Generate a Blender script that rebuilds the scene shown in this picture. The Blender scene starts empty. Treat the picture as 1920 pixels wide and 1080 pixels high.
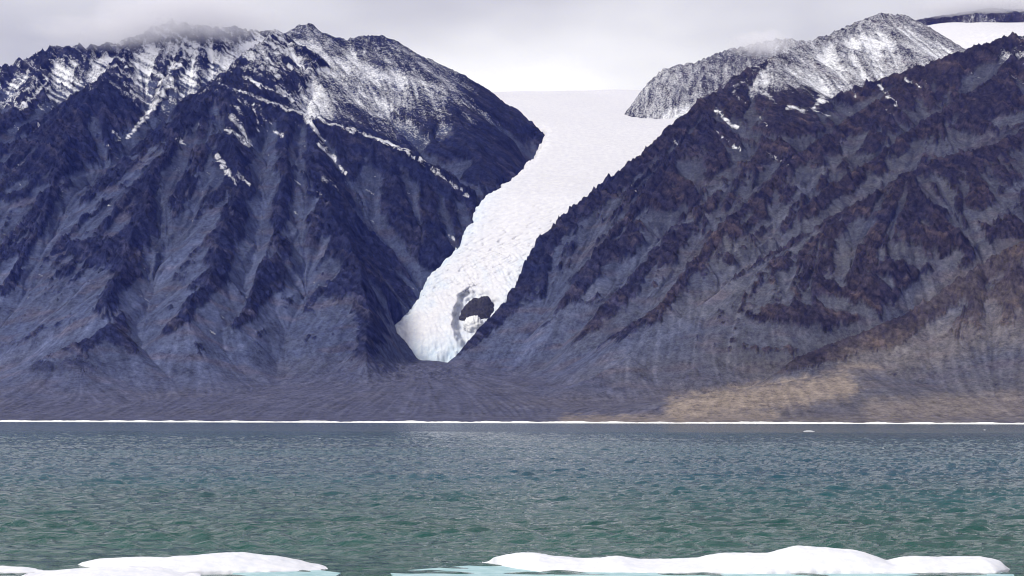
import bpy, bmesh, math, random
import numpy as np
from mathutils import Matrix, Vector

# ------------------------------------------------------------------ camera, sky, sun, exposure
F = 3583.0            # focal length in photograph pixels (1920 wide)
CAM_H = 10.0          # eye height above the water
HOR = 786.0           # horizon row in the photograph
ROLL = math.radians(0.14)
scene = bpy.context.scene
cam_d = bpy.data.cameras.new('camera')
cam = bpy.data.objects.new('camera', cam_d)
scene.collection.objects.link(cam)
cam.location = (0, 0, CAM_H)
cam.matrix_world = Matrix.Translation((0, 0, CAM_H)) @ Matrix.Rotation(math.radians(90), 4, 'X') @ Matrix.Rotation(ROLL, 4, 'Z')
cam_d.sensor_width = 36.0
cam_d.lens = 36.0 * F / 1920.0
cam_d.shift_y = (HOR - 540.0) / 1920.0
cam_d.clip_start = 1.0
cam_d.clip_end = 200000.0
scene.camera = cam

SUN_VEC = Vector((-0.60, -0.46, 0.66)).normalized()      # towards the sun
sun_d = bpy.data.lights.new('sun', 'SUN')
sun_d.energy = 4.1
sun_d.angle = math.radians(14)
sun_d.color = (1.0, 0.96, 0.9)
sun = bpy.data.objects.new('sun', sun_d)
scene.collection.objects.link(sun)
sun.rotation_euler = (-SUN_VEC).to_track_quat('-Z', 'Y').to_euler()
sun.location = (-3000, -2000, 4000)

world = bpy.data.worlds.new('World')
scene.world = world
world.use_nodes = True
wn, wl = world.node_tree.nodes, world.node_tree.links
wn.clear()
w_out = wn.new('ShaderNodeOutputWorld')
w_bg = wn.new('ShaderNodeBackground')
w_sky = wn.new('ShaderNodeTexSky')
w_sky.sky_type = 'NISHITA'
w_sky.sun_disc = False
w_sky.sun_elevation = math.asin(SUN_VEC.z)
w_sky.sun_rotation = math.atan2(SUN_VEC.x, SUN_VEC.y)
w_bg.inputs['Strength'].default_value = 0.092
# a sheet of overcast cloud over the clear sky: bright, uneven, the same all round
w_tc = wn.new('ShaderNodeTexCoord')
w_map = wn.new('ShaderNodeMapping')
w_map.inputs['Scale'].default_value = (1.0, 1.0, 2.2)
w_map.inputs['Location'].default_value = (0.0, 0.0, 0.0)
w_noi = wn.new('ShaderNodeTexNoise')
w_noi.noise_dimensions = '4D'
w_noi.inputs['W'].default_value = 6.8
w_noi.inputs['Scale'].default_value = 4.0
w_noi.inputs['Detail'].default_value = 4.0
w_noi.inputs['Roughness'].default_value = 0.45
w_rmp = wn.new('ShaderNodeValToRGB')
w_rmp.color_ramp.elements[0].position = 0.34
w_rmp.color_ramp.elements[0].color = (4.6, 4.5, 5.5, 1)
w_rmp.color_ramp.elements[1].position = 0.68
w_rmp.color_ramp.elements[1].color = (13.2, 13.0, 13.6, 1)
w_mix = wn.new('ShaderNodeMix')
w_mix.data_type = 'RGBA'
w_mix.inputs['Factor'].default_value = 0.9
wl.new(w_tc.outputs['Generated'], w_map.inputs['Vector'])
wl.new(w_map.outputs['Vector'], w_noi.inputs['Vector'])
wl.new(w_noi.outputs['Fac'], w_rmp.inputs['Fac'])
wl.new(w_sky.outputs['Color'], w_mix.inputs['A'])
wl.new(w_rmp.outputs['Color'], w_mix.inputs['B'])
wl.new(w_mix.outputs['Result'], w_bg.inputs['Color'])
wl.new(w_bg.outputs['Background'], w_out.inputs['Surface'])

scene.view_settings.view_transform = 'Standard'
scene.view_settings.look = 'None'
scene.view_settings.gamma = 1.0
scene.view_settings.exposure = 0.0
scene.view_settings.use_curve_mapping = False
scene.render.engine = 'CYCLES'
scene.cycles.use_denoising = True
scene.cycles.filter_width = 1.1
scene.cycles.use_adaptive_sampling = False
scene.cycles.max_bounces = 8
scene.cycles.diffuse_bounces = 2
scene.cycles.volume_bounces = 6

COL = scene.collection
rng = np.random.default_rng(7)
random.seed(7)

# ------------------------------------------------------------------ numeric helpers
def P(px, py, Y):
    """a photograph pixel seen at depth Y -> place in the world"""
    return ((px - 960.0) * Y / F, Y, CAM_H + (HOR - py) * Y / F)

def to_px(x, y, z):
    return 960.0 + F * x / y, HOR - F * (z - CAM_H) / y

def smooth(a, b, v):
    t = np.clip((v - a) / (b - a), 0.0, 1.0)
    return t * t * (3 - 2 * t)

def hash2(ix, iy, seed):
    h = (ix.astype(np.int64) * 374761393 + iy.astype(np.int64) * 668265263 + seed * 974634777) & 0xFFFFFFFF
    h = ((h ^ (h >> 13)) * 1274126177) & 0xFFFFFFFF
    h = ((h ^ (h >> 16)) * 2246822519) & 0xFFFFFFFF
    return h ^ (h >> 15)

_ang = np.linspace(0, 2 * np.pi, 256, endpoint=False)
_GX, _GY = np.cos(_ang).astype(np.float32), np.sin(_ang).astype(np.float32)

def gnoise(x, y, seed=0):
    ix, iy = np.floor(x), np.floor(y)
    fx, fy = (x - ix).astype(np.float32), (y - iy).astype(np.float32)
    ix, iy = ix.astype(np.int64), iy.astype(np.int64)
    u = fx * fx * fx * (fx * (fx * 6 - 15) + 10)
    v = fy * fy * fy * (fy * (fy * 6 - 15) + 10)
    def g(ox, oy):
        k = (hash2(ix + ox, iy + oy, seed) & 255).astype(np.int64)
        return _GX[k] * (fx - ox) + _GY[k] * (fy - oy)
    a = g(0, 0); b = g(1, 0); c = g(0, 1); d = g(1, 1)
    return (a + (b - a) * u + (c - a) * v + (a - b - c + d) * u * v) * 1.5

def fbm(x, y, octv=4, seed=0, gain=0.5, lac=2.03):
    s = 0; a = 1.0; n = 0
    for i in range(octv):
        s = s + a * gnoise(x, y, seed + i * 17)
        n += a; a *= gain; x = x * lac + 3.7; y = y * lac - 1.3
    return s / n

def ridged(x, y, octv=4, seed=0, gain=0.5):
    s = 0; a = 1.0; n = 0
    for i in range(octv):
        s = s + a * (1 - 2 * np.abs(gnoise(x, y, seed + i * 17)))
        n += a; a *= gain; x = x * 2.03 + 5.1; y = y * 2.03 - 2.7
    return s / n

def blur(a, ry, rx):
    for axis, r in ((0, ry), (1, rx)):
        for _ in range(2):
            p = np.concatenate([np.repeat(a.take([0], axis), r + 1, axis), a, np.repeat(a.take([-1], axis), r, axis)], axis)
            c = np.cumsum(p, axis, dtype=np.float64)
            n = a.shape[axis]
            hi = np.take(c, np.arange(2 * r + 1, 2 * r + 1 + n), axis)
            lo = np.take(c, np.arange(0, n), axis)
            a = ((hi - lo) / (2 * r + 1)).astype(np.float32)
    return a

def stroke(px, py, pts, w0, w1=None):
    """closeness (1 on the line, 0 outside) to a polyline given in photograph pixels"""
    w1 = w0 if w1 is None else w1
    best = np.zeros_like(px)
    n = len(pts) - 1
    for i in range(n):
        (ax, ay), (bx, by) = pts[i], pts[i + 1]
        dx, dy = bx - ax, by - ay
        L2 = dx * dx + dy * dy + 1e-9
        t = np.clip(((px - ax) * dx + (py - ay) * dy) / L2, 0, 1)
        d = np.hypot(px - ax - t * dx, py - ay - t * dy)
        w = w0 + (w1 - w0) * (i + t) / n
        best = np.maximum(best, 1 - d / w)
    return np.clip(best, 0, 1)

def mesh_object(name, verts, quads, mat, parent=None, smooth_shade=True):
    me = bpy.data.meshes.new(name)
    verts = np.ascontiguousarray(verts, dtype=np.float32)
    quads = np.ascontiguousarray(quads, dtype=np.int32)
    me.vertices.add(len(verts)); me.vertices.foreach_set('co', verts.ravel())
    k = quads.shape[1]
    me.loops.add(quads.size); me.loops.foreach_set('vertex_index', quads.ravel())
    me.polygons.add(len(quads))
    me.polygons.foreach_set('loop_start', np.arange(0, quads.size, k, dtype=np.int32))
    me.polygons.foreach_set('loop_total', np.full(len(quads), k, dtype=np.int32))
    me.polygons.foreach_set('use_smooth', np.full(len(quads), smooth_shade, dtype=bool))
    me.update(calc_edges=True)
    me.validate()
    o = bpy.data.objects.new(name, me)
    COL.objects.link(o)
    if mat: me.materials.append(mat)
    if parent is not None: o.parent = parent
    return o

def tag(o, label, cat=None, group=None, kind=None):
    o['label'] = label
    if cat: o['category'] = cat
    if group: o['group'] = group
    if kind: o['kind'] = kind
    return o

def grid_quads(nr, nc):
    i = np.arange(nr * nc, dtype=np.int32).reshape(nr, nc)
    return np.stack([i[:-1, :-1], i[:-1, 1:], i[1:, 1:], i[1:, :-1]], -1)

def sub_mesh(name, V, Q, mat, attrs, parent=None):
    """only the listed quads of a big vertex array, with its attributes"""
    used = np.unique(Q)
    remap = np.full(len(V), -1, dtype=np.int32); remap[used] = np.arange(len(used), dtype=np.int32)
    o = mesh_object(name, V[used], remap[Q], mat, parent)
    for an, data in attrs.items():
        if data.ndim == 1:
            at = o.data.attributes.new(an, 'FLOAT', 'POINT')
            at.data.foreach_set('value', np.ascontiguousarray(data[used], dtype=np.float32))
        else:
            at = o.data.attributes.new(an, 'FLOAT_COLOR', 'POINT')
            c = np.ones((len(used), 4), np.float32); c[:, :3] = data[used]
            at.data.foreach_set('color', c.ravel())
    return o

# ------------------------------------------------------------------ materials
class NT:
    def __init__(self, name):
        self.m = bpy.data.materials.new(name); self.m.use_nodes = True
        self.t = self.m.node_tree; self.t.nodes.clear()
        self.out = self.n('ShaderNodeOutputMaterial')
    def n(self, kind, **kw):
        nd = self.t.nodes.new(kind)
        for k, v in kw.items(): setattr(nd, k, v)
        return nd
    def l(self, a, b): self.t.links.new(a, b)
    def noise(self, vec, scale, detail=4, rough=0.55, vscale=None, rot=None):
        if vscale or rot:
            mp = self.n('ShaderNodeMapping')
            if vscale: mp.inputs['Scale'].default_value = vscale
            if rot: mp.inputs['Rotation'].default_value = rot
            self.l(vec, mp.inputs['Vector']); vec = mp.outputs['Vector']
        nd = self.n('ShaderNodeTexNoise')
        nd.inputs['Scale'].default_value = scale; nd.inputs['Detail'].default_value = detail; nd.inputs['Roughness'].default_value = rough
        self.l(vec, nd.inputs['Vector'])
        return nd.outputs['Fac']
    def math(self, op, a, b=None, c=None):
        nd = self.n('ShaderNodeMath', operation=op)
        for i, v in enumerate((a, b, c)):
            if v is None: continue
            if isinstance(v, (int, float)): nd.inputs[i].default_value = v
            else: self.l(v, nd.inputs[i])
        return nd.outputs[0]
    def rng(self, v, a, b, c=0.0, d=1.0):
        nd = self.n('ShaderNodeMapRange'); nd.clamp = True
        nd.inputs[1].default_value = a; nd.inputs[2].default_value = b; nd.inputs[3].default_value = c; nd.inputs[4].default_value = d
        self.l(v, nd.inputs[0]); return nd.outputs[0]
    def mix(self, f, a, b, blend='MIX'):
        nd = self.n('ShaderNodeMix', data_type='RGBA', blend_type=blend)
        for key, v in (('Factor', f), ('A', a), ('B', b)):
            s = nd.inputs[{'Factor': 0, 'A': 6, 'B': 7}[key]]
            if isinstance(v, (int, float)): s.default_value = v
            elif isinstance(v, tuple): s.default_value = (*v, 1.0)
            else: self.l(v, s)
        return nd.outputs[2]
    def bump(self, h, strength, dist, normal=None):
        nd = self.n('ShaderNodeBump'); nd.inputs['Strength'].default_value = strength; nd.inputs['Distance'].default_value = dist
        self.l(h, nd.inputs['Height'])
        if normal is not None: self.l(normal, nd.inputs['Normal'])
        return nd.outputs['Normal']
    def bsdf(self, color, rough=0.9, normal=None, spec=0.3):
        b = self.n('ShaderNodeBsdfPrincipled')
        b.inputs['Specular IOR Level'].default_value = spec
        if isinstance(color, tuple): b.inputs['Base Color'].default_value = (*color, 1)
        else: self.l(color, b.inputs['Base Color'])
        if isinstance(rough, (int, float)): b.inputs['Roughness'].default_value = rough
        else: self.l(rough, b.inputs['Roughness'])
        if normal is not None: self.l(normal, b.inputs['Normal'])
        self.l(b.outputs['BSDF'], self.out.inputs['Surface'])
        return b

def terrain_material():
    k = NT('mountain_rock')
    geo = k.n('ShaderNodeNewGeometry'); pos = geo.outputs['Position']
    alb = k.n('ShaderNodeAttribute', attribute_name='albedo').outputs['Color']
    snow = k.n('ShaderNodeAttribute', attribute_name='snow').outputs['Fac']
    rock = k.n('ShaderNodeAttribute', attribute_name='rock').outputs['Fac']
    n1 = k.noise(pos, 0.09, 5, 0.75)          # ~10 m
    n2 = k.noise(pos, 0.028, 4, 0.6)          # ~35 m
    v = k.math('ADD', k.math('MULTIPLY', n1, 0.9), k.math('MULTIPLY', n2, 0.6))
    gain = k.rng(v, 0.48, 1.02, 0.25, 1.85)
    col = k.mix(1.0, alb, gain, 'MULTIPLY')
    sthr = k.math('ADD', snow, k.math('MULTIPLY', k.math('SUBTRACT', k.noise(pos, 0.12, 3, 0.65), 0.5), 0.8))
    sf = k.rng(sthr, 0.37, 0.72)
    col = k.mix(sf, col, (0.66, 0.67, 0.73))
    hgt = k.math('MULTIPLY', k.noise(pos, 0.07, 6, 0.7), k.rng(rock, 0.0, 1.0, 0.15, 1.0))
    nrm = k.bump(hgt, 1.0, 12.0)
    k.bsdf(col, 0.95, nrm, 0.1)
    return k.m

def ice_material():
    k = NT('glacier_ice')
    geo = k.n('ShaderNodeNewGeometry'); pos = geo.outputs['Position']
    ice = k.n('ShaderNodeAttribute', attribute_name='bare').outputs['Fac']
    n1 = k.noise(pos, 0.05, 5, 0.6)
    snowc = k.mix(k.rng(n1, 0.35, 0.65), (0.49, 0.49, 0.55), (0.57, 0.57, 0.61))
    icec = k.mix(k.rng(n1, 0.3, 0.7), (0.36, 0.45, 0.58), (0.54, 0.60, 0.68))
    col = k.mix(ice, snowc, icec)
    h = k.math('ADD', k.noise(pos, 0.06, 6, 0.7), k.noise(pos, 0.012, 4, 0.6, vscale=(1, 0.4, 1)))
    nrm = k.bump(h, 0.14, 5.0)
    k.bsdf(col, 0.7, nrm, 0.2)
    return k.m

def simple_rock(name, c1, c2, scale, bump=2.0):
    k = NT(name)
    pos = k.n('ShaderNodeNewGeometry').outputs['Position']
    n = k.noise(pos, scale, 6, 0.65)
    k.bsdf(k.mix(k.rng(n, 0.3, 0.7), c1, c2), 0.9, k.bump(n, 0.8, bump), 0.2)
    return k.m

def snow_material(name, c1=(0.58, 0.60, 0.65), c2=(0.67, 0.67, 0.70), scale=1.5, dist=0.06):
    k = NT(name)
    pos = k.n('ShaderNodeNewGeometry').outputs['Position']
    n = k.noise(pos, scale, 6, 0.6)
    k.bsdf(k.mix(k.rng(n, 0.35, 0.65), c1, c2), 0.6, k.bump(n, 0.9, dist), 0.3)
    return k.m

def water_material():
    k = NT('sea_water')
    pos = k.n('ShaderNodeNewGeometry').outputs['Position']
    h = k.math('ADD', k.noise(pos, 1.3, 4, 0.6, vscale=(0.55, 1, 1), rot=(0, 0, 0.2)),
               k.math('MULTIPLY', k.noise(pos, 0.28, 3, 0.55, vscale=(0.5, 1, 1), rot=(0, 0, -0.15)), 2.2))
    gust = k.noise(pos, 0.012, 4, 0.6, vscale=(0.45, 1, 1))
    nrm = k.bump(h, 0.8, 0.5)
    sep = k.n('ShaderNodeSeparateXYZ'); k.l(pos, sep.inputs[0])
    sky_blue = k.rng(k.math('ADD', sep.outputs['Y'], k.math('MULTIPLY', gust, 160.0)), 215.0, 430.0)   # green near; sky's blue reflection painted into the base colour farther out
    col = k.mix(sky_blue, k.mix(k.rng(gust, 0.35, 0.65), (0.009, 0.047, 0.036), (0.016, 0.068, 0.053)), k.mix(k.rng(gust, 0.35, 0.65), (0.005, 0.038, 0.066), (0.008, 0.058, 0.086)))
    b = k.bsdf(col, k.rng(gust, 0.3, 0.7, 0.05, 0.11), nrm, 0.4)
    b.inputs['IOR'].default_value = 1.333
    return k.m

M_TERRAIN = terrain_material()
M_ICE = ice_material()
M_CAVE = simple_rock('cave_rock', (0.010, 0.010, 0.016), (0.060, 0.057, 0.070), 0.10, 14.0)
M_SNOW = snow_material('floe_snow')
M_BANK = snow_material('shore_snow', (0.78, 0.79, 0.82), (0.88, 0.88, 0.9), 0.08, 0.4)
M_SHELF = snow_material('wet_ice', (0.22, 0.38, 0.40), (0.38, 0.53, 0.55), 0.8, 0.05)
M_WATER = water_material()

# ------------------------------------------------------------------ terrain: ridge lines of the place (pixel, pixel, depth)
SHORE = 5118.0
RIDGES = {
 'left': [
  ([(-330,235,8700),(-250,205,8700),(-100,165,8700),(0,131,8700),(60,110,8750),(105,92,8800),(200,86,8800),(255,70,8850),(320,42,8900),(370,48,8900),(410,58,8900),(440,52,8950),(470,62,8950),(510,60,8950)], 0.7, 1.1),
  ([(510,60,8950),(470,95,8700),(430,135,8450),(410,160,8250)], 0.55, 0.8, 250),
  ([(410,160,8250),(500,193,8220),(570,216,8200),(650,240,8180),(720,272,8150),(790,312,8100),(840,342,8080),(885,368,8050)], 0.45, 1.2, 330),
  ([(572,218,8200),(590,270,7980),(606,330,7760),(612,372,7580),(640,430,7340)], 1.2, 0.72),
  ([(640,430,7340),(662,490,7120),(682,560,6880),(692,645,6580),(700,700,6360)], 1.6, 0.72),
  ([(410,160,8250),(380,200,8050),(335,262,7850),(290,330,7600),(270,400,7300),(235,480,6980),(200,560,6650)], 0.95, 0.72),
  ([(410,160,8250),(425,235,7960),(440,320,7600),(430,410,7250),(405,490,6920),(350,585,6560)], 0.95, 0.72),
  ([(530,205,8200),(540,290,7850),(530,390,7450),(500,490,7050),(440,600,6650)], 1.0, 0.72),
  ([(255,70,8850),(190,150,8450),(140,225,8150),(110,320,7750),(85,410,7400),(20,520,7000)], 0.9, 0.72),
  ([(105,92,8800),(40,190,8400),(-20,270,8100),(-90,390,7650)], 0.9, 0.72),
  ([(195,606,6420),(150,640,6330),(80,668,6260)], 0.75, 0.6),
 ],
 'left_back': [
  ([(510,60,8950),(540,68,9150),(552,50,9250),(575,46,9300),(600,62,9300),(640,76,9300),(665,70,9350),(715,66,9400),(740,78,9400),(765,95,9400),(800,112,9450),(850,130,9500),(880,150,9500),(930,182,9500),(970,205,9450),(1000,230,9350),(1014,246,9250)], 0.9, 0.69, 900),
  ([(815,120,9400),(835,165,9050),(860,215,8800),(905,300,8380)], 0.8, 0.6, 350),
  ([(610,64,9300),(600,110,9050),(612,165,8800)], 0.7, 0.7, 350),
 ],
 'right': [
  ([(830,690,6850),(880,640,6980),(930,592,7130),(960,550,7250),(985,505,7390),(1000,460,7480),(1012,440,7510),(1060,398,7620),(1120,350,7750),(1180,300,7880),(1260,230,8060),(1310,190,8200),(1370,148,8380),(1440,108,8600)], 2.4, 0.76),
  ([(1400,170,8400),(1500,192,8330),(1560,182,8300),(1640,152,8300),(1720,126,8280),(1800,97,8250),(1870,75,8230),(1920,60,8220),(2050,10,8200),(2200,-20,8200)], 0.6, 1.1),
  ([(1720,126,8280),(1640,190,8020),(1550,255,7780),(1450,330,7480),(1370,410,7180),(1310,480,6920),(1240,560,6620)], 0.64, 0.75, 400),
  ([(1500,192,8330),(1440,240,8080),(1360,310,7780),(1290,390,7430),(1230,460,7150),(1160,550,6800)], 0.55, 0.95),
  ([(1330,215,8050),(1250,300,7780),(1170,400,7450),(1110,490,7180),(1060,560,6960)], 0.6, 1.1, 300),
  ([(1950,50,8220),(1860,150,7950),(1760,215,7780),(1640,290,7560),(1540,360,7320),(1450,440,7080),(1370,510,6850)], 0.7, 0.75, 330),
  ([(2080,130,7900),(1960,215,7600),(1860,270,7380),(1780,298,7230),(1700,318,7150),(1640,365,7050),(1560,402,6960),(1480,448,6860),(1400,505,6740),(1300,575,6580),(1180,662,6350),(1090,730,6150)], 0.68, 0.8, 430),
  ([(2150,300,6700),(2050,355,6580),(1930,440,6400),(1800,525,6230),(1690,590,6090),(1560,642,5950),(1490,672,5870)], 0.7, 0.8),
  ([(1660,692,5900),(1600,694,5820),(1530,708,5740),(1450,726,5660),(1370,742,5590),(1300,758,5520)], 0.34, 0.34),
 ],
 'right_back': [
  ([(1440,108,8600),(1500,85,8900),(1560,60,9100),(1610,38,9250),(1650,25,9350),(1700,28,9450),(1750,55,9500),(1790,85,9500)], 0.6, 0.66, 600),
 ],
 'nunatak': [
  ([(1206,178,9850),(1218,150,9900),(1242,127,9980),(1300,117,10050),(1360,92,10200),(1450,70,10350),(1600,80,10500)], 1.3, 0.85, 500),
 ],
 'far': [
  ([(1745,48,12500),(1800,24,12500),(1850,14,12500),(1920,18,12500),(2100,10,12500)], 0.25, 0.25, 900),
 ],
}
GROUPS = list(RIDGES)

ys = np.concatenate([np.arange(5040, 6200, 12.0), np.arange(6200, 9000, 4.6), np.arange(9000, 9700, 8.0), np.arange(9700, 13300, 25.0)])
ts = np.linspace(-0.3, 0.3, 980)
YY, TT = np.meshgrid(ys.astype(np.float32), ts.astype(np.float32), indexing='ij')
XX = TT * YY
dYrow = np.gradient(ys)[:, None].astype(np.float32)
dT = ts[1] - ts[0]

def grads(h):
    ht = np.gradient(h, axis=1) / dT
    hy = np.gradient(h, axis=0) / dYrow
    return ht / YY, hy - TT / YY * ht          # dz/dx, dz/dy at constant x

def ice_fields(x, y):
    """height of the glacier surface and how far inside the ice a point lies"""
    ya = [7000, 7060, 7100, 7160, 7230, 7330, 7450, 7600, 7800, 7950, 8050, 8300, 8450, 8900, 9300, 9600, 10200, 14000]
    xl = [-250, -350, -425, -472, -482, -425, -368, -339, -239, -182, -157, -58, 0, 124, 143, 0, -3500, -3500]
    yb = [7000, 7060, 7100, 7160, 7250, 7390, 7480, 7510, 7620, 7750, 8060, 8320, 8700, 9300, 9800, 10300, 14000]
    xr = [-250, -150, -90, -20, 20, 70, 100, 125, 205, 310, 520, 720, 900, 1100, 1800, 4200, 4200]
    yz = [6900, 7060, 7100, 7160, 7230, 7330, 7450, 7600, 7800, 8050, 8450, 8900, 9300, 10000, 11000, 12500, 13500]
    zz = [170, 262, 300, 352, 405, 470, 550, 650, 765, 945, 1095, 1290, 1430, 1625, 1870, 2160, 2190]
    warp = 17 * gnoise(x / 42, y / 42, 91) + 9 * gnoise(x / 15, y / 15, 92)
    L = np.interp(y, ya, xl); R = np.interp(y, yb, xr)
    z = np.interp(y, yz, zz)
    z = 0.5 * z + 0.25 * np.interp(y - 40, yz, zz) + 0.25 * np.interp(y + 40, yz, zz)
    xc = 0.5 * (L + R)
    tilt = 0.24 * (1 - smooth(7500, 8300, y))
    z = z + tilt * np.clip(x - xc, -300, 300)
    z = z + 430 * smooth(1200, 2700, x) * smooth(9300, 10200, y)
    d = np.minimum(np.minimum(x - L, R - x), (y - 7045) * 0.8) + warp * (y < 9500)
    return z, d

def build_heights():
    wx = XX + 22 * gnoise(XX / 330, YY / 330, 5) + 9 * gnoise(XX / 90, YY / 90, 6)
    wy = YY + 22 * gnoise(XX / 330, YY / 330, 7) + 9 * gnoise(XX / 90, YY / 90, 8)
    H = np.full(XX.shape, -1e6); D = np.full(XX.shape, 1e6); ID = np.zeros(XX.shape, np.int8)
    for gi, g in enumerate(GROUPS):
        for pts, sl, sr, *opt in RIDGES[g]:
            d0 = opt[0] if opt else 1500.0
            W = [P(*p) for p in pts]
            dn = np.full(XX.shape, 1e9); side = np.zeros(XX.shape); segs = []
            for si, ((ax, ay, az), (bx, by, bz)) in enumerate(zip(W[:-1], W[1:])):
                dx, dy = bx - ax, by - ay
                L2 = dx * dx + dy * dy
                tr = ((wx - ax) * dx + (wy - ay) * dy) / L2
                t = np.clip(tr, 0, 1)
                ex, ey = wx - ax - t * dx, wy - ay - t * dy
                d = np.sqrt(ex * ex + ey * ey)
                s = np.where(dx * ey - dy * ex > 0, sl, sr)
                over = np.zeros_like(t)
                if si == 0: over = np.maximum(over, -tr)
                if si == len(W) - 2: over = np.maximum(over, tr - 1)
                s = s + (max(sl, sr) - s) * np.clip(over * math.sqrt(L2) / (d + 1.0), 0, 1)
                m = d < dn
                dn = np.where(m, d, dn); side = np.where(m, s, side)
                segs.append((d.astype(np.float32), (az + t * (bz - az)).astype(np.float32)))
            hb = np.full(XX.shape, -1e6); db = dn
            for d, zc in segs:
                hb = np.maximum(hb, zc - side * d - 1.1 * np.clip(d - d0, 0, None))
            m = hb > H
            H = np.where(m, hb, H); D = np.where(m, db, D); ID = np.where(m, gi, ID)
    # gently rising apron of outwash and the fan below the glacier
    ds = YY - SHORE
    zf = np.where(ds > 0, 0.066 * ds + 1.6e-5 * ds * np.abs(ds), 0.05 * ds)
    zf = zf + 5 * gnoise(XX / 500, YY / 300, 31) * smooth(60, 500, ds) + 7 * fbm(XX / 160, YY / 160, 3, 33) * smooth(300, 900, ds)
    ax, ay, az = P(805, 676, 7030)
    zf = np.maximum(zf, np.minimum(az - 0.13 * np.hypot(XX - ax, YY - ay), 400))
    ax, ay, az = P(1750, 700, 5900)
    zf = np.maximum(zf, np.minimum(az - 0.14 * np.hypot(XX - ax, YY - ay), 0.09 * ds))
    tx, ty, _ = P(800, 670, 7060)
    k = 150.0 - 115.0 * np.exp(-(np.hypot(XX - tx, YY - ty) / 800.0) ** 2)
    k = np.maximum(8.0, k * smooth(40, 520, ds))
    e = np.clip(0.5 + 0.5 * (H - zf) / k, 0, 1)
    apron = 1 - e
    H = zf + (H - zf) * e + k * e * (1 - e)
    return H, D, ID, apron, smooth(20, 420, H - zf)

def gully_octave(h, lam, amp, seed, mask, sharp=0.0):
    gx, gy = grads(h)
    m = np.sqrt(gx * gx + gy * gy) + 1e-6
    dx, dy = -gy / m, gx / m                    # across the slope
    p, q = XX / lam, YY / lam
    ip, iq = np.floor(p), np.floor(q)
    fp, fq = (p - ip).astype(np.float32), (q - iq).astype(np.float32)
    ip, iq = ip.astype(np.int64), iq.astype(np.int64)
    dx = dx.astype(np.float32); dy = dy.astype(np.float32)
    va = np.zeros(h.shape, np.float32); wt = np.zeros(h.shape, np.float32)
    for i in (-1, 0, 1, 2):
        for j in (-1, 0, 1, 2):
            hh = hash2(ip + i, iq + j, seed)
            ox = (hh & 1023).astype(np.float32) / 1023.0 - 0.5
            oy = ((hh >> 10) & 1023).astype(np.float32) / 1023.0 - 0.5
            ux = fp - i + ox * 0.9 ; uy = fq - j + oy * 0.9
            w = np.exp(-2.0 * (ux * ux + uy * uy))
            va += np.cos(6.2832 * (ux * dx + uy * dy)) * w
            wt += w
    v = va / (wt + 1e-6)
    v = (1 - sharp) * v + sharp * (1.15 - 2 * np.sqrt(np.clip((1 - v) / 2, 0, 1)))
    return h + amp * v * mask * smooth(0.12, 0.5, m)

def flow_streaks(h, cell, steps, stride, seed):
    """noise drawn out along the fall line: the tracks that stones and water leave"""
    hs = blur(h.astype(np.float32), 8, 8)
    gx, gy = grads(hs)
    m = np.sqrt(gx * gx + gy * gy) + 1e-4
    ux, uy = gx / m, gy / m
    vr = (uy / dYrow).astype(np.float32); vc = ((ux - TT * uy) / (YY * dT)).astype(np.float32)
    nr, nc = h.shape
    nz = gnoise(XX / cell, YY / cell, seed).astype(np.float32)
    acc = nz.copy()
    ri, ci = np.meshgrid(np.arange(nr, dtype=np.float32), np.arange(nc, dtype=np.float32), indexing='ij')
    for sg in (1.0, -1.0):
        r_, c_ = ri.copy(), ci.copy()
        for k_ in range(steps):
            a_ = np.clip(r_ + 0.5, 0, nr - 1).astype(np.int32); b_ = np.clip(c_ + 0.5, 0, nc - 1).astype(np.int32)
            f_ = a_ * nc + b_
            r_ += sg * stride * vr.ravel()[f_]; c_ += sg * stride * vc.ravel()[f_]
            a_ = np.clip(r_ + 0.5, 0, nr - 1).astype(np.int32); b_ = np.clip(c_ + 0.5, 0, nc - 1).astype(np.int32)
            acc += nz.ravel()[a_ * nc + b_]
    acc -= blur(acc, 20, 20)
    return acc / (acc.std() + 1e-6)

H, DIST, ID, APRON, ABOVE = build_heights()
H = H.astype(np.float32)
gentle = np.isin(ID, [GROUPS.index('left_back'), GROUPS.index('right_back'), GROUPS.index('nunatak'), GROUPS.index('far')])
body = (0.2 + 0.8 * ABOVE) * (1 - APRON) * np.where(gentle, 0.45, 1.0)
body = blur(body.astype(np.float32), 6, 6)
fade = smooth(10, 150, DIST)
H = gully_octave(H, 300, 15, 101, body * fade, 0.5)
mx, my, _mz = P(730, 705, 6560)                                  # hummocky moraine below the snout
MOR = np.exp(-((XX - mx) / 260.0) ** 2 - ((YY - my) / 300.0) ** 2)
H = H + MOR * (24 * ridged(XX / 110, YY / 130, 3, 63) + 6 * ridged(XX / 28, YY / 28, 3, 64) - 8)
TRK = flow_streaks(H, 60.0, 14, 22.0, 401)
H = H + 6.0 * np.clip(TRK, -2, 2) * body * (0.3 + 0.7 * ABOVE) * (0.3 + 0.7 * fade)
H = gully_octave(H, 120, 8, 103, body * (0.35 + 0.65 * fade), 0.6)
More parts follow.
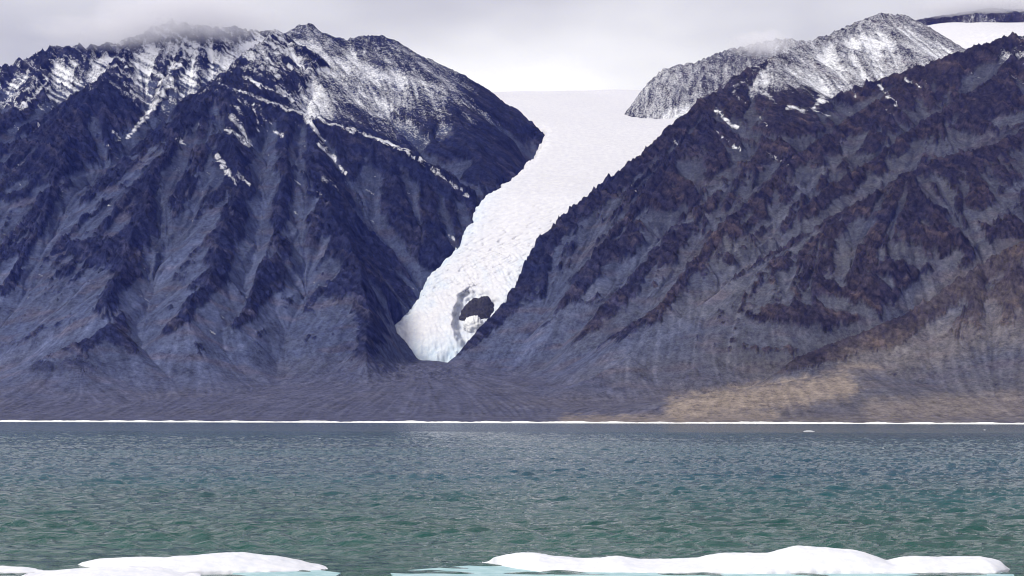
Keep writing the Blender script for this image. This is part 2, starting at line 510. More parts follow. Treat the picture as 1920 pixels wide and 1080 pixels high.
# where ribs stand proud there is bedrock; hollows are filled with scree
conv = H - blur(H.astype(np.float32), 16, 14)
CX, CY = to_px(XX, YY, H)
CX = CX + 9 * gnoise(XX / 120, (YY + H) / 120, 43); CY = CY + 9 * gnoise(XX / 120, (YY + H) / 120, 44)
CHUTE = np.zeros_like(H)
for pts, w0, w1 in (
  ([(400,200),(300,285),(180,380),(90,450),(0,520)], 10, 22), ([(255,290),(120,335),(0,400)], 10, 14), ([(430,185),(330,250),(270,292)], 8, 12), ([(460,330),(400,400),(300,520),(150,620),(0,700)], 9, 40),
  ([(600,372),(520,440),(430,540),(300,680),(180,760)], 14, 46), ([(540,300),(480,380),(470,450),(440,500)], 22, 10), ([(640,420),(560,520),(450,640),(330,740)], 8, 34), ([(560,250),(520,330),(480,420)], 14, 10), ([(390,330),(350,420),(300,480)], 6, 10),
  ([(1920,215),(1700,305),(1560,400),(1420,490),(1300,580),(1150,690)], 20, 34), ([(1350,350),(1240,440),(1120,540),(1000,640)], 7, 22), ([(1920,330),(1800,470),(1700,560)], 22, 22), ([(1810,560),(1720,640),(1640,690)], 18, 26),
  ([(1320,400),(1365,465),(1460,400),(1560,300)], 7, 9), ([(1180,480),(1080,570),(950,680)], 6, 26), ([(1260,300),(1200,400),(1150,450)], 6, 8), ([(1640,240),(1500,350),(1440,440)], 12, 8)):
    CHUTE = np.maximum(CHUTE, smooth(0, 0.7, stroke(CX, CY, pts, w0, w1)))
CHUTE = CHUTE * ~gentle
H = H - 9 * CHUTE * body
cgx, _cgy = grads(blur(H.astype(np.float32), 10, 10))
TR2 = flow_streaks(H, 16.0, 16, 9.0, 402)
TR3 = flow_streaks(H, 30.0, 24, 14.0, 403)
OUT = fbm(XX / 420, (YY + H) / 420, 4, 41)                 # where outcrops cluster
STRAT = H + 0.62 * XX + 0.12 * YY + 25 * gnoise(XX / 400, YY / 400, 51)
led = gnoise(STRAT / 26.0, XX / 900.0, 52) + 0.6 * gnoise(STRAT / 11.0, XX / 500.0, 53)
rk = conv / 12.0 + 1.2 * OUT + 0.20 * np.clip(TR3, -2, 2) + 0.16 * np.clip(TR2, -2, 2) + 0.75 * fbm(XX / 48, (YY + H) / 48, 4, 42) + 0.28 * led + 0.55 * smooth(0.1, 0.8, (H - 200) / 1400) - 0.12 - 0.9 * (1 - ABOVE) - 1.3 * CHUTE + 0.85 * smooth(0.1, 0.9, -cgx)  # more dark rock on east faces: shade away from the sun put into colour
ROCK = np.maximum(smooth(-0.12, 0.42, rk) * (1 - smooth(0.05, 0.5, APRON)), 0.7 * MOR * smooth(-0.3, 0.5, fbm(XX / 40, YY / 40, 3, 65)))
H = gully_octave(H, 55, 13.0, 104, body * (0.05 + 0.95 * ROCK), 1.0)
H = H + ROCK * body * (20 * ridged(XX / 80, YY / 80, 4, 61) + 8.0 * led)
H = H + (0.7 * np.clip(TR2, -2, 2) + 1.0 * np.clip(TR3, -2, 2)) * body
H = gully_octave(H, 24, 6.0, 105, body * (0.04 + 0.96 * ROCK), 1.0)
H = H + (0.07 + ROCK) * 6.0 * fbm(XX / 16, YY / 16, 2, 71) * body
H = H + APRON * smooth(100, 400, YY - SHORE) * 1.2 * (fbm(XX / 40, YY / 40, 3, 75) + 0.7 * np.clip(TR2, -2, 2))

ICEZ, ICED = ice_fields(XX, YY)
under = smooth(0, 40, ICED)
bed = np.minimum(H, ICEZ - 70)
H = H + (bed - H) * np.where((ICED > 0) & ((YY < 9500) | (H < ICEZ)), under, 0)

# ------------------------------------------------------------------ what covers the ground: snow, bedrock, scree, colour
PX, PY = to_px(XX, YY, H)
gx, gy = grads(H)
SL = np.hypot(gx, gy)
def gid(n): return ID == GROUPS.index(n)
streak = gnoise(STRAT / 17.0, XX / 160.0, 81) + 0.5 * gnoise(STRAT / 8.0, XX / 90.0, 82)
patch = fbm(XX / 170, (YY + H) / 170, 4, 83)
fine = fbm(XX / 30, (YY + H) / 30, 3, 84)
hollow = np.clip(-conv / 8.0, -1, 1)
SNOW = np.zeros_like(H)
t23 = np.clip(TR2, -2, 2) * 0.5 + np.clip(TR3, -2, 2) * 0.5
s_left = smooth(1150, 1700, H) * 0.62 - 0.12 + 0.34 * streak + 0.22 * patch + 0.16 * hollow - 0.10 * t23
s_right = smooth(1150, 1700, H) * 0.55 - 0.24 + 0.34 * streak + 0.30 * patch + 0.10 * hollow
s_dust = 0.47 + 0.10 * patch + 0.12 * fine + 0.08 * hollow + 0.06 * streak - 0.05 * t23
SNOW = np.where(gid('left'), s_left, SNOW)
SNOW = np.where(gid('right'), np.maximum(s_right, (s_dust - 0.1) * smooth(1330, 1480, H) * smooth(1600, 1480, PX)), SNOW)
SNOW = np.where(gid('left_back'), s_dust - 0.35 * smooth(1500, 1100, H) - 0.3 * smooth(820, 960, PX), SNOW)
SNOW = np.where(gid('right_back') | gid('nunatak'), s_dust + 0.07 - 0.5 * smooth(1500, 1330, H), SNOW)
SNOW = np.where(gid('far'), s_dust - 0.08 + 0.2 * patch, SNOW)
SL_ = gid('left'); SR_ = gid('right')
PX0, PY0 = PX, PY
PX = PX + 5 * gnoise(XX / 45, (YY + H) / 45, 95) + 1.5 * gnoise(XX / 16, (YY + H) / 16, 96)
PY = PY + 5 * gnoise(XX / 45, (YY + H) / 45, 97) + 1.5 * gnoise(XX / 16, (YY + H) / 16, 98)
ragged = 0.72 + 0.4 * fine + 0.35 * streak
for pts, w0, w1, k_ in (
  ([(322,150),(287,200),(262,232),(237,262)], 8, 4, 1), ([(250,145),(282,184)], 5, 4, 1), ([(257,120),(307,147),(312,165)], 5, 5, 1), ([(255,110),(217,142)], 5, 4, .8),
  ([(232,160),(280,200)], 3, 3, .9), ([(344,70),(344,111),(315,137),(292,178)], 5, 7, 1), ([(311,85),(320,122)], 4, 4, .8), ([(333,150),(389,143),(411,150)], 12, 8, .6),
  ([(0,200),(30,178),(62,165)], 9, 6, .8), ([(35,205),(65,180),(88,150),(118,112)], 6, 4, .9), ([(10,175),(60,150)], 7, 5, .6), ([(20,190),(34,206)], 5, 4, .8), ([(115,185),(108,215)], 4, 3, .7),
  ([(433,222),(450,240),(468,274)], 10, 6, .9), ([(428,245),(458,270)], 8, 5, .8), ([(405,292),(422,318),(441,342)], 5, 7, .9), ([(444,325),(465,347)], 5, 4, .9), ([(433,195),(455,216)], 5, 4, .8),
  ([(475,195),(483,248)], 4, 3, .7), ([(515,250),(530,256)], 5, 4, .8), ([(330,259),(346,274)], 5, 3, .9), ([(365,215),(372,240)], 8, 6, .5), ([(205,240),(225,266)], 3, 3, .9), ([(195,272),(208,280)], 4, 3, .7),
  ([(572,220),(590,244),(606,266)], 6, 4, .9), ([(597,270),(620,292),(648,328)], 6, 4, .9), ([(603,334),(632,356)], 7, 4, .9), ([(592,362),(604,368)], 3, 2, .8),
  ([(630,235),(707,261),(759,283),(826,328),(880,369)], 4, 4, 1), ([(410,158),(500,192),(572,216),(630,235)], 4, 4, .8), ([(410,140),(430,130),(470,95)], 4, 4, .6)):
    SNOW = np.maximum(SNOW, np.where(SL_ | gid('left_back'), stroke(PX, PY, pts, w0 * 1.25, w1 * 1.25) ** 0.6 * k_ * ragged, 0))
for pts, w0, w1, k_ in (
  ([(1339,203),(1358,222),(1380,237)], 5, 4, 1), ([(1373,173),(1395,192)], 3, 2, .9), ([(1425,171),(1452,189)], 6, 4, .8), ([(1540,150),(1542,185),(1523,202)], 14, 8, .8), ([(1647,156),(1664,178),(1679,194)], 4, 3, .9),
  ([(1694,145),(1726,161)], 3, 2, .9), ([(1594,160),(1606,186)], 3, 3, .7), ([(1662,208),(1676,216)], 3, 2, .8), ([(1433,282),(1476,308)], 2.5, 2, .8), ([(1374,273),(1388,281)], 3, 2, .8), ([(1476,199),(1512,206)], 6, 4, .8),
  ([(1376,160),(1392,152)], 5, 4, .8), ([(1525,205),(1555,218)], 3, 2, .7), ([(1340,244),(1362,266)], 2.5, 2, .7), ([(1425,220),(1435,236)], 4, 3, .7), ([(1262,262),(1268,268)], 3, 3, .7), ([(1180,348),(1196,360)], 2, 2, .7)):
    SNOW = np.maximum(SNOW, np.where(SR_ | gid('right_back'), stroke(PX, PY, pts, w0 * 1.25, w1 * 1.25) ** 0.6 * k_ * ragged, 0))
SNOW = np.clip(SNOW, 0, 1) * (1 - APRON)

bowl = stroke(PX, PY, [(505,75),(485,130),(525,190),(590,205)], 55)
SNOW = np.where(gid('left_back') | gid('left'), SNOW + 0.14 * smooth(0, 0.6, bowl) * (gid('left_back') | (PX > 425)), SNOW)
warm = smooth(820, 1500, PX) * 0.75 + 0.35 * fbm(XX / 300, (YY + H) / 300, 3, 85)
warm = np.clip(warm, 0, 1)[..., None]
rock_c = np.array([0.0125, 0.0155, 0.042]) * (1 - warm) + np.array([0.030, 0.0235, 0.0255]) * warm
brown = (smooth(0.0, 0.5, fbm(XX / 120, STRAT / 60, 3, 86) + 0.1) * smooth(-1, 1.2, led))[..., None]
rock_c = rock_c * (1 - 0.6 * brown) + 0.6 * brown * (np.array([0.064, 0.060, 0.080]) * (1 - warm) + np.array([0.110, 0.074, 0.058]) * warm)
rvar = np.clip(1 + 1.0 * fbm(XX / 24, (YY + H) / 24, 3, 89) + 0.70 * gnoise(STRAT / 9.0, XX / 240.0, 90) + 0.55 * gnoise(STRAT / 24.0, XX / 600.0, 92) + 0.3 * gnoise(XX / 9, (YY + H) / 9, 91), 0.3, 2.6)[..., None]
rock_c = rock_c * 1.15 * rvar
scree_c = np.array([0.050, 0.061, 0.112]) * (1 - warm) + np.array([0.066, 0.066, 0.075]) * warm
redd = smooth(0.0, 0.45, fbm(XX / 200, (YY + H) / 90, 3, 87))[..., None]
scree_c = scree_c * (1 - 0.45 * redd) + 0.45 * redd * np.array([0.072, 0.058, 0.070])
trk = np.clip(1 + 0.11 * np.clip(TR2, -2, 2) + 0.10 * np.clip(TR3, -2, 2), 0.4, 1.9)[..., None]
scree_c = scree_c * trk * (1 + 0.22 * CHUTE[..., None])
apron_c = np.array([0.062, 0.066, 0.106]) * (1 - warm) + np.array([0.104, 0.093, 0.092]) * warm
apron_c = apron_c * (0.55 + 0.45 * trk) * (1 + 0.3 * fbm(XX / 90, YY / 160, 4, 88)[..., None])
R_ = ROCK[..., None]
ALB = rock_c * R_ + scree_c * (1 - R_)
A_ = np.clip(APRON, 0, 1)[..., None]
ALB = ALB * (1 - A_) + apron_c * A_
ALB = ALB * 0.88 * (1 - 0.30 * smooth(350, 1000, H))[..., None]        # the upper beds are a darker shale
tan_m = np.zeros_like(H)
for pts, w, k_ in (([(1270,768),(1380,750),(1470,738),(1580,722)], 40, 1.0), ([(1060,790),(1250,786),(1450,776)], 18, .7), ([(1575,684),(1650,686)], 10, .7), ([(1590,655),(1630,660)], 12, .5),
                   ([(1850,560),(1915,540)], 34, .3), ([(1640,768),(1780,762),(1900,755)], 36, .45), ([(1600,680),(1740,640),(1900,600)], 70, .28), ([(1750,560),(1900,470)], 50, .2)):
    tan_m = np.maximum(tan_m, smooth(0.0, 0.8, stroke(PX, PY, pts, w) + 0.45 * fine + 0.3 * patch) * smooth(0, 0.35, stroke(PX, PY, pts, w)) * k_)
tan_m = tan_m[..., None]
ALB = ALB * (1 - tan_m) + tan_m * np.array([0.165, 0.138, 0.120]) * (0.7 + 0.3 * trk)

V = np.stack([XX, YY, H], -1).reshape(-1, 3)
Q = grid_quads(*H.shape)
covered = (ICED > 60) & (H < ICEZ - 40)
cq = covered[:-1, :-1] & covered[1:, 1:] & covered[1:, :-1] & covered[:-1, 1:]
lab = np.where(APRON > 0.55, 99, ID)
ql = lab[:-1, :-1]
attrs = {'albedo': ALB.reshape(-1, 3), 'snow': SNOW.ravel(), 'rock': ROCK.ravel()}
T_NAMES = {
 0: ('mountain', 'dark blue grey mountain with snow streaked summit left of the glacier'),
 1: ('mountain_peak', 'rounded snow dusted peak behind the dark ridge beside the upper glacier'),
 2: ('mountain', 'dark brown rocky mountain with long scree slopes right of the glacier'),
 3: ('mountain_peak', 'snow dusted dome rising behind the dark right hand ridge'),
 4: ('nunatak', 'small snow dusted rock hill standing out of the upper ice'),
 5: ('mountain_peak', 'far snow streaked hilltop in cloud behind the ice saddle'),
 99: ('shore_plain', 'gently sloping outwash plain of gravel along the far shore'),
}
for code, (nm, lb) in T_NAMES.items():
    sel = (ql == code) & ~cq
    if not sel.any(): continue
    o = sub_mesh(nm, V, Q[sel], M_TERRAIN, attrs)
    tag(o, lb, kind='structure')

# ------------------------------------------------------------------ glacier
gts = np.concatenate([np.linspace(-0.305, -0.07, 60, endpoint=False), np.linspace(-0.07, 0.075, 330, endpoint=False), np.linspace(0.075, 0.305, 90)])
gys = np.concatenate([np.arange(7030, 8500, 3.6), np.arange(8500, 9600, 9.0), np.arange(9600, 13300, 40.0)])
GY, GT = np.meshgrid(gys, gts, indexing='ij')
GX = GT * GY
GZ, GD = ice_fields(GX, GY)
edge = np.exp(-np.clip(GD, 0, None) / 16.0)
rough = 1 - smooth(7900, 9000, GY)
lip = 4.5 * ridged(GX / 26, GY / 26, 4, 111) * (0.14 + 1.7 * np.exp(-np.clip(GD, 0, None) / 45.0)) * rough
crev = -16 * smooth(0.70, 0.97, ridged(GX / 130 + 0.5 * GY / 130, GY / 36 - 0.35 * GX / 36, 2, 121)) * smooth(7330, 7480, GY) * (1 - smooth(7700, 8100, GY))
rmar = np.exp(-np.clip(np.interp(GY, [7000, 7160, 7390, 7510, 7620, 7750, 8060, 8320], [-250, -20, 60, 115, 180, 270, 420, 600]) - GX, 0, None) / 55.0) * smooth(7380, 7480, GY) * (1 - smooth(8200, 8500, GY))
GZ = GZ + 9 * rmar * ridged(GX / 22, GY / 30, 3, 117) + 3.0 * ridged(GX / 12, GY / 12, 2, 113) * (0.15 + np.exp(-np.clip(GD, 0, None) / 40.0)) * rough - 52 * edge - 2.6 * np.clip(-GD, 0, None) + lip + crev + 5.5 * ridged(GX / 17 + 0.3 * GY / 17, GY / 75, 3, 115) * (1 - smooth(7450, 7900, GY)) + 5 * fbm(GX / 120, GY / 90, 3, 131) * rough + 6 * fbm(GX / 500, GY / 500, 2, 133) + 34 * fbm(GX / 900, GY / 1400, 3, 135) * smooth(10500, 12000, GY)
# keep only the ice that stands above the ground
from_t = np.interp(GT.ravel(), ts, np.arange(len(ts)))
from_y = np.interp(GY.ravel(), ys, np.arange(len(ys)))
i0 = np.clip(from_y.astype(int), 0, len(ys) - 2); j0 = np.clip(from_t.astype(int), 0, len(ts) - 2)
fi = from_y - i0; fj = from_t - j0
GH = (H[i0, j0] * (1 - fi) * (1 - fj) + H[i0 + 1, j0] * fi * (1 - fj) + H[i0, j0 + 1] * (1 - fi) * fj + H[i0 + 1, j0 + 1] * fi * fj).reshape(GX.shape)
keep = (GD > -70) & (GZ > GH - 25)
GQ = grid_quads(*GX.shape)
kq = keep[:-1, :-1] & keep[1:, 1:] & keep[1:, :-1] & keep[:-1, 1:]
GPX, GPY = to_px(GX, GY, GZ)
bare = np.clip(np.exp(-np.clip(GD, 0, None) / 40.0) * 1.1 + 0.7 * np.clip(fbm(GX / 40 + 0.2 * GY / 40, GY / 130, 4, 141), 0, 1) * (1 - smooth(7450, 7900, GY)) + 0.8 * rmar * smooth(-0.2, 0.5, ridged(GX / 25, GY / 40, 3, 143)), 0, 1) * (1 - smooth(7900, 8600, GY))
# cave melted into the snout: the ice is pushed inwards
cx, cy = 894.0, 600.0
r = np.hypot((GPX - cx) / 48.0, (GPY - cy) / 64.0) + 0.10 * gnoise(GPX / 14, GPY / 14, 151)
wr = smooth(-0.7, 0.2, (GPX - cx) / 48.0)          # the left wall is sheer, the roof and right side slope in
inn = (1 - smooth(0.80 - 0.30 * wr, 1.02 + 0.12 * wr, r)) * (GY < 7480)
GYc = GY + 80 * inn
GXc = GX * GYc / GY
bare = np.maximum(bare, 0.35 * inn)
GV = np.stack([GXc, GYc, GZ], -1).reshape(-1, 3)
glacier = sub_mesh('glacier', GV, GQ[kq], M_ICE, {'bare': bare.ravel()})
tag(glacier, 'white glacier tongue winding down between the two dark mountains to a cave', 'glacier')

def lump(name, mat, c, rad, seed, rough_=0.25, parent=None, n=64, m=36):
    """a closed rocky or icy lump"""
    u = np.linspace(0, 2 * np.pi, n, endpoint=False); v = np.linspace(0.02, np.pi - 0.02, m)
    vv, uu = np.meshgrid(v, u, indexing='ij')
    dx, dy, dz = np.sin(vv) * np.cos(uu), np.sin(vv) * np.sin(uu), np.cos(vv)
    k_ = 1 + rough_ * (fbm(dx * 2.2 + 7, dz * 2.2 + dy * 1.7, 4, seed) + 0.6 * ridged(dx * 3.1, dz * 3.1 - dy * 2.3, 3, seed + 5))
    vs = np.stack([c[0] + rad[0] * dx * k_, c[1] + rad[1] * dy * k_, c[2] + rad[2] * dz * k_], -1).reshape(-1, 3)
    i = np.arange(n * m).reshape(m, n); j = np.roll(i, -1, axis=1)
    q = np.stack([i[:-1], i[1:], j[1:], j[:-1]], -1).reshape(-1, 4)
    return mesh_object(name, vs, q, mat, parent)
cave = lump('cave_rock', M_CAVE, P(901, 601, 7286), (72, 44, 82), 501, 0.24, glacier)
block = lump('ice_block', M_SNOW, P(888, 611, 7205), (34, 24, 34), 502, 0.3)
rubble = lump('ice_block', M_SNOW, P(914, 618, 7180), (17, 14, 15), 507, 0.3)
tag(rubble, 'smaller white ice block at the right foot of the glacier cave', 'ice block', 'fallen ice in the glacier cave')
block['group'] = 'fallen ice in the glacier cave'
tag(block, 'large white block of fallen ice lying in the mouth of the glacier cave', 'ice block')

# ------------------------------------------------------------------ sea
wys = [4.0, 30.0, 70.0, 112.0]
while wys[-1] < 1500: wys.append(wys[-1] + max(0.42, wys[-1] * 0.0024))
while wys[-1] < 5130: wys.append(wys[-1] * 1.03)
wys = np.array(wys)
wts = np.linspace(-0.3, 0.3, 480)
WY, WT = np.meshgrid(wys, wts, indexing='ij')
WX = WT * WY
WZ = np.zeros_like(WX)
amp_fade = 1 - 0.45 * smooth(500, 1500, WY)
gust = 0.75 + 0.5 * fbm(WX / 120, WY / 60, 3, 201)
for i in range(26):
    lam = 1.4 * (1.065 ** i)
    th = math.radians(-95 + rng.normal(0, 28))
    k = 2 * math.pi / lam
    ph = rng.uniform(0, 6.28)
    arg = k * (WX * math.cos(th) + WY * math.sin(th)) + ph + 2.0 * gnoise(WX / (lam * 5), WY / (lam * 5), 210 + i)
    c = 0.5 + 0.5 * np.sin(arg)
    env = 0.6 + 0.9 * gnoise(WX / (lam * 3.5), WY / (lam * 3.5), 240 + i)
    WZ += lam ** 0.8 * (2 * c ** 2.2 - 0.8) * np.clip(env, 0, 2)
WZ = 0.215 * (WZ - WZ.mean()) / WZ.std() * amp_fade * gust * (0.3 + 0.7 * smooth(122, 175, WY)) * smooth(60, 110, WY)
WV = np.stack([WX, WY, WZ], -1).reshape(-1, 3)
sea = sub_mesh('sea', WV, grid_quads(*WX.shape).reshape(-1, 4), M_WATER, {})
tag(sea, 'rippled blue green sea between the floes and the far shore', kind='structure')

# ------------------------------------------------------------------ white ice along the far shore
sx = np.linspace(-1720, 1720, 700)
prof = [(-3, -0.6), (-1, 2.2), (3, 3.6), (12, 4.4), (26, 4.2), (44, 3.2)]
rows = []
for k_, (oy, oz) in enumerate(prof):
    rows.append(np.stack([sx, SHORE - 2 + oy + 5 * gnoise(sx / 150, sx * 0 + 3.3, 301), oz * (0.8 + 0.55 * gnoise(sx / 60, sx * 0 + 1.7 + k_ * 0.2, 302) + 0.25 * gnoise(sx / 13, sx * 0 + k_ * 0.3, 303))], -1))
bank = mesh_object('shore_ice', np.array(rows).reshape(-1, 3), grid_quads(len(prof), len(sx)).reshape(-1, 4), M_BANK)
tag(bank, 'thin white ribbon of ice lining the far shore', 'shore ice')

# ------------------------------------------------------------------ ice floes in the foreground
def floe(name, label, top, near, far_Y, seed, cat='ice floe', group=None, nx=420, ny=70):
    """top: skyline of the floe (px, py); near: its front edge on the water (px, py)"""
    x0, x1 = top[0][0], top[-1][0]
    pxs = np.linspace(x0, x1, nx)
    ny_px = np.interp(pxs, [p[0] for p in near], [p[1] for p in near])
    yn = CAM_H * F / (ny_px - HOR)                        # front edge depth
    tp = np.interp(pxs, [p[0] for p in top], [p[1] for p in top])
    tp = np.convolve(np.pad(tp, 3, mode='edge'), np.ones(7) / 7, 'valid')
    u = (pxs - x0) / (x1 - x0)
    ends = np.clip(np.minimum(u, 1 - u) / 0.05, 0, 1) ** 0.5
    yc = yn + (far_Y - yn) * (0.55 * ends)
    zc = CAM_H - (tp - HOR) * yc / F
    zc = np.maximum(zc, 0.05) * np.clip(np.minimum(u, 1 - u) / 0.02, 0.12, 1) ** 0.6
    X0 = (pxs - 960) * yc / F
    V_, nrow = [], ny
    for j in range(ny):
        v = j / (ny - 1)                                  # 0 front .. 1 back
        yy = yn + (far_Y + 0.6 * np.sin(u * 9 + seed) - yn) * v * (0.25 + 0.75 * ends)
        s = np.clip(v / 0.55, 0, 1); b = np.clip((v - 0.55) / 0.45, 0, 1)
        rise = np.where(v < 0.55, 0.16 + 0.84 * (1 - (1 - s) ** 1.7), 1 - b ** 2.2)
        zz_ = zc * rise + (0.10 * fbm(X0 / 1.3, yy / 1.3, 4, seed) + 0.14 * fbm(X0 / 4.5, yy / 2.5, 2, seed + 9)) * (s * (1 - b))
        if j == 0: zz_ = np.full_like(zc, -0.35)
        if j == 1: zz_ = zc * 0.10 + 0.03 + 0.05 * gnoise(X0 / 0.5, X0 * 0, seed); yy = yn + 0.02 - 0.06
        if j == ny - 1: zz_ = np.full_like(zc, -0.35)
        yy = yy + 0.12 * gnoise(X0 / 0.7, X0 * 0 + 4, seed + 2) * (v < 0.1)
        V_.append(np.stack([X0, yy, zz_], -1))
    o = mesh_object(name, np.array(V_).reshape(-1, 3), grid_quads(ny, nx).reshape(-1, 4), M_SNOW)
    tag(o, label, cat, group)
    return o

def shelf(parent, outline, z=0.05, seed=1):
    """ice awash just below the waterline; outline in photograph pixels on the water"""
    bm = bmesh.new()
    pts = []
    for i, (px, py) in enumerate(outline):
        Y = CAM_H * F / (py - HOR)
        pts.append(((px - 960) * Y / F, Y))
    vs = [bm.verts.new((x, y, z)) for x, y in pts]
    lo = [bm.verts.new((x, y, -1.2)) for x, y in pts]
    bm.faces.new(vs)
    n = len(vs)
    for i in range(n): bm.faces.new((vs[i], lo[i], lo[(i + 1) % n], vs[(i + 1) % n]))
    bmesh.ops.recalc_face_normals(bm, faces=bm.faces)
    me = bpy.data.meshes.new('submerged_shelf'); bm.to_mesh(me); bm.free()
    me.materials.append(M_SHELF)
    o = bpy.data.objects.new('submerged_shelf', me); COL.objects.link(o); o.parent = parent
    return o

FG = 'snow covered floes in the foreground'
f1 = floe('ice_floe', 'long humped white floe with a broad flat right end',
          [(905,1051),(925,1044),(970,1036),(1000,1036),(1040,1042),(1090,1047),(1130,1045),(1165,1044),(1200,1050),(1240,1051),(1290,1048),(1318,1046),(1325,1041),(1360,1037),(1440,1036),(1470,1027),(1490,1023),(1530,1025),(1605,1030),(1640,1040),(1665,1049),(1690,1043),(1720,1041),(1760,1043),(1840,1041),(1870,1045),(1885,1052),(1895,1060)],
          [(905,1055),(960,1066),(1010,1073),(1400,1076),(1840,1074),(1880,1068),(1895,1064)], 131.5, 401, group=FG)
shelf(f1, [(730,1074),(800,1068),(880,1062),(960,1060),(1040,1066),(1040,1100),(760,1100)])
shelf(f1, [(1000,1072),(1400,1072),(1850,1070),(1900,1074),(1915,1100),(980,1100)], 0.04)
f2 = floe('ice_floe', 'white floe with a smooth hump tapering to a point on its right',
          [(145,1057),(190,1050),(250,1047),(310,1048),(340,1044),(400,1037),(450,1037),(500,1044),(560,1054),(600,1064),(612,1068)],
          [(145,1061),(250,1071),(330,1081),(420,1077),(520,1075),(600,1072),(612,1070)], 131.0, 402, group=FG, nx=260)
shelf(f2, [(440,1074),(600,1071),(640,1076),(600,1100),(420,1100)], 0.04)
f3 = floe('ice_floe', 'low rounded white floe lying against the front of the humped floe',
          [(40,1085),(70,1079),(130,1070),(190,1066),(250,1065),(310,1068),(350,1075),(370,1082)],
          [(40,1089),(200,1092),(370,1089)], 125.5, 403, group=FG, nx=160)
f4 = floe('ice_floe', 'flat white floe tip reaching in at the left edge',
          [(-120,1066),(-40,1066),(0,1067),(50,1068),(72,1070),(80,1073)],
          [(-120,1077),(30,1077),(70,1076),(80,1075)], 127.3, 404, group=FG, nx=90)

def brash(px, py, wpx, seed, label):
    Y = CAM_H * F / (py - HOR); X = (px - 960) * Y / F; w = wpx * Y / F / 2
    n, m = 28, 9
    vs = []
    for j in range(m):
        q = j / (m - 1)
        for i in range(n):
            a = 2 * math.pi * i / n
            rr = (1 - q) ** 0.6 * (1 + 0.25 * math.sin(2 * a + seed) + 0.15 * math.sin(5 * a + seed * 2))
            vs.append((X + w * rr * math.cos(a), Y + w * 0.8 * rr * math.sin(a), -0.2 + (0.24 + 0.09 * w) * math.sin(q * math.pi / 2) * (1 + 0.2 * math.sin(a * 3 + seed))))
    quads = [(j * n + i, j * n + (i + 1) % n, (j + 1) * n + (i + 1) % n, (j + 1) * n + i) for j in range(m - 1) for i in range(n)]
    o = mesh_object('ice_fragment', np.array(vs), np.array(quads), M_SNOW)
    return tag(o, label, 'ice fragment', 'small ice pieces drifting on the water')
for px_, py_, w_, lb_ in ((1517, 807.5, 26, 'thin white ice fragment drifting far out near the right shore, the longest'),
                          (1655, 839, 9, 'small ice fragment on the water right of and nearer than the long fragment'),
                          (1707, 844, 6, 'tiny ice fragment beside the small one on the right of the water'),
                          (1846, 804, 7, 'tiny ice fragment closest to the far shore at the right'),
                          (600, 823, 8, 'tiny ice fragment alone on the left half of the water near the far shore')):
    brash(px_, py_, w_, px_ % 7, lb_)

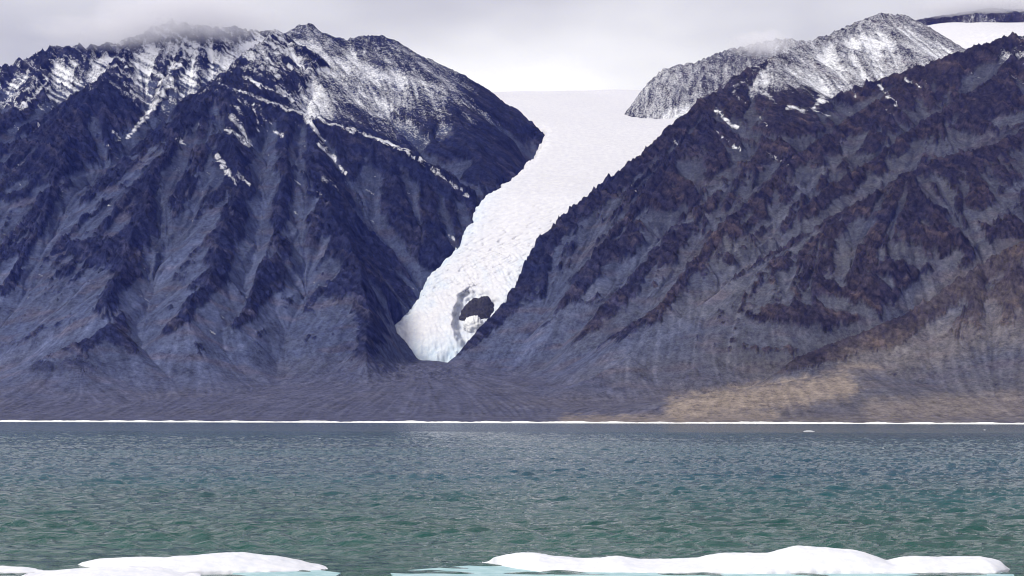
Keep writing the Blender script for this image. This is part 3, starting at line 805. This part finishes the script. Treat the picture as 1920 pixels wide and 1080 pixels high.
# ------------------------------------------------------------------ cloud hanging on the tops
def hill_cloud(c, rad, dens, seed, label):
    k = NT('cloud_air')
    tc = k.n('ShaderNodeTexCoord')
    obj_co = tc.outputs['Object']
    ln = k.n('ShaderNodeVectorMath', operation='LENGTH'); k.l(obj_co, ln.inputs[0])
    nz = k.noise(obj_co, 2.2, 5, 0.6, vscale=(1.6, 1.0, 0.9), rot=(0, 0.25, seed))
    v = k.math('SUBTRACT', k.math('ADD', nz, 0.42), k.math('MULTIPLY', ln.outputs['Value'], 1.0))
    d = k.rng(v, 0.0, 0.55, 0.0, dens)
    pv = k.n('ShaderNodeVolumePrincipled')
    pv.inputs['Color'].default_value = (0.86, 0.86, 0.90, 1)
    pv.inputs['Anisotropy'].default_value = 0.0
    k.l(d, pv.inputs['Density'])
    k.l(pv.outputs['Volume'], k.out.inputs['Volume'])
    n, m = 32, 18
    u = np.linspace(0, 2 * np.pi, n, endpoint=False); vv = np.linspace(0.03, np.pi - 0.03, m)
    vv, uu = np.meshgrid(vv, u, indexing='ij')
    vs = np.stack([np.sin(vv) * np.cos(uu), np.sin(vv) * np.sin(uu), np.cos(vv)], -1).reshape(-1, 3)
    i = np.arange(n * m).reshape(m, n); j = np.roll(i, -1, axis=1)
    q = list(map(tuple, np.stack([i[:-1], i[1:], j[1:], j[:-1]], -1).reshape(-1, 4))) + [tuple(range(n - 1, -1, -1)), tuple(range((m - 1) * n, m * n))]
    me = bpy.data.meshes.new('hill_cloud'); me.from_pydata([tuple(p) for p in vs], [], q); me.update()
    me.materials.append(k.m)
    o = bpy.data.objects.new('hill_cloud', me); COL.objects.link(o)
    o.location = c; o.scale = rad
    tag(o, label, kind='stuff')
    return o
hill_cloud(P(345, 38, 8800), (520, 330, 150), 0.007, 0.3, 'grey cloud cap drifting over the left summit')
hill_cloud(P(200, 62, 8700), (420, 260, 90), 0.0045, 1.3, 'thin cloud trailing along the left skyline')
hill_cloud(P(1425, 80, 9900), (200, 220, 75), 0.007, 2.1, 'small cloud on the snow dusted rock hill')
hill_cloud(P(1860, 10, 11800), (620, 300, 110), 0.006, 3.4, 'low cloud over the far right hilltop')

# ------------------------------------------------------------------ blue air between here and the mountains
HZ = (-6500.0, 6500.0, -300.0, 14500.0, -60.0, 2600.0)
hv = [(x, y, z) for z in HZ[4:6] for y in HZ[2:4] for x in HZ[0:2]]
hq = [(0, 2, 3, 1), (4, 5, 7, 6), (0, 1, 5, 4), (2, 6, 7, 3), (0, 4, 6, 2), (1, 3, 7, 5)]
k = NT('air')
pv = k.n('ShaderNodeVolumePrincipled')
pv.inputs['Color'].default_value = (0.10, 0.17, 1.0, 1)
pv.inputs['Absorption Color'].default_value = (1, 1, 1, 1)
pv.inputs['Density'].default_value = 0.95e-5
pv.inputs['Anisotropy'].default_value = 0.2
k.l(pv.outputs['Volume'], k.out.inputs['Volume'])
haze = mesh_object('haze', np.array(hv), np.array(hq), k.m, None, False)
tag(haze, 'thin blue air in front of the far mountains', kind='stuff')
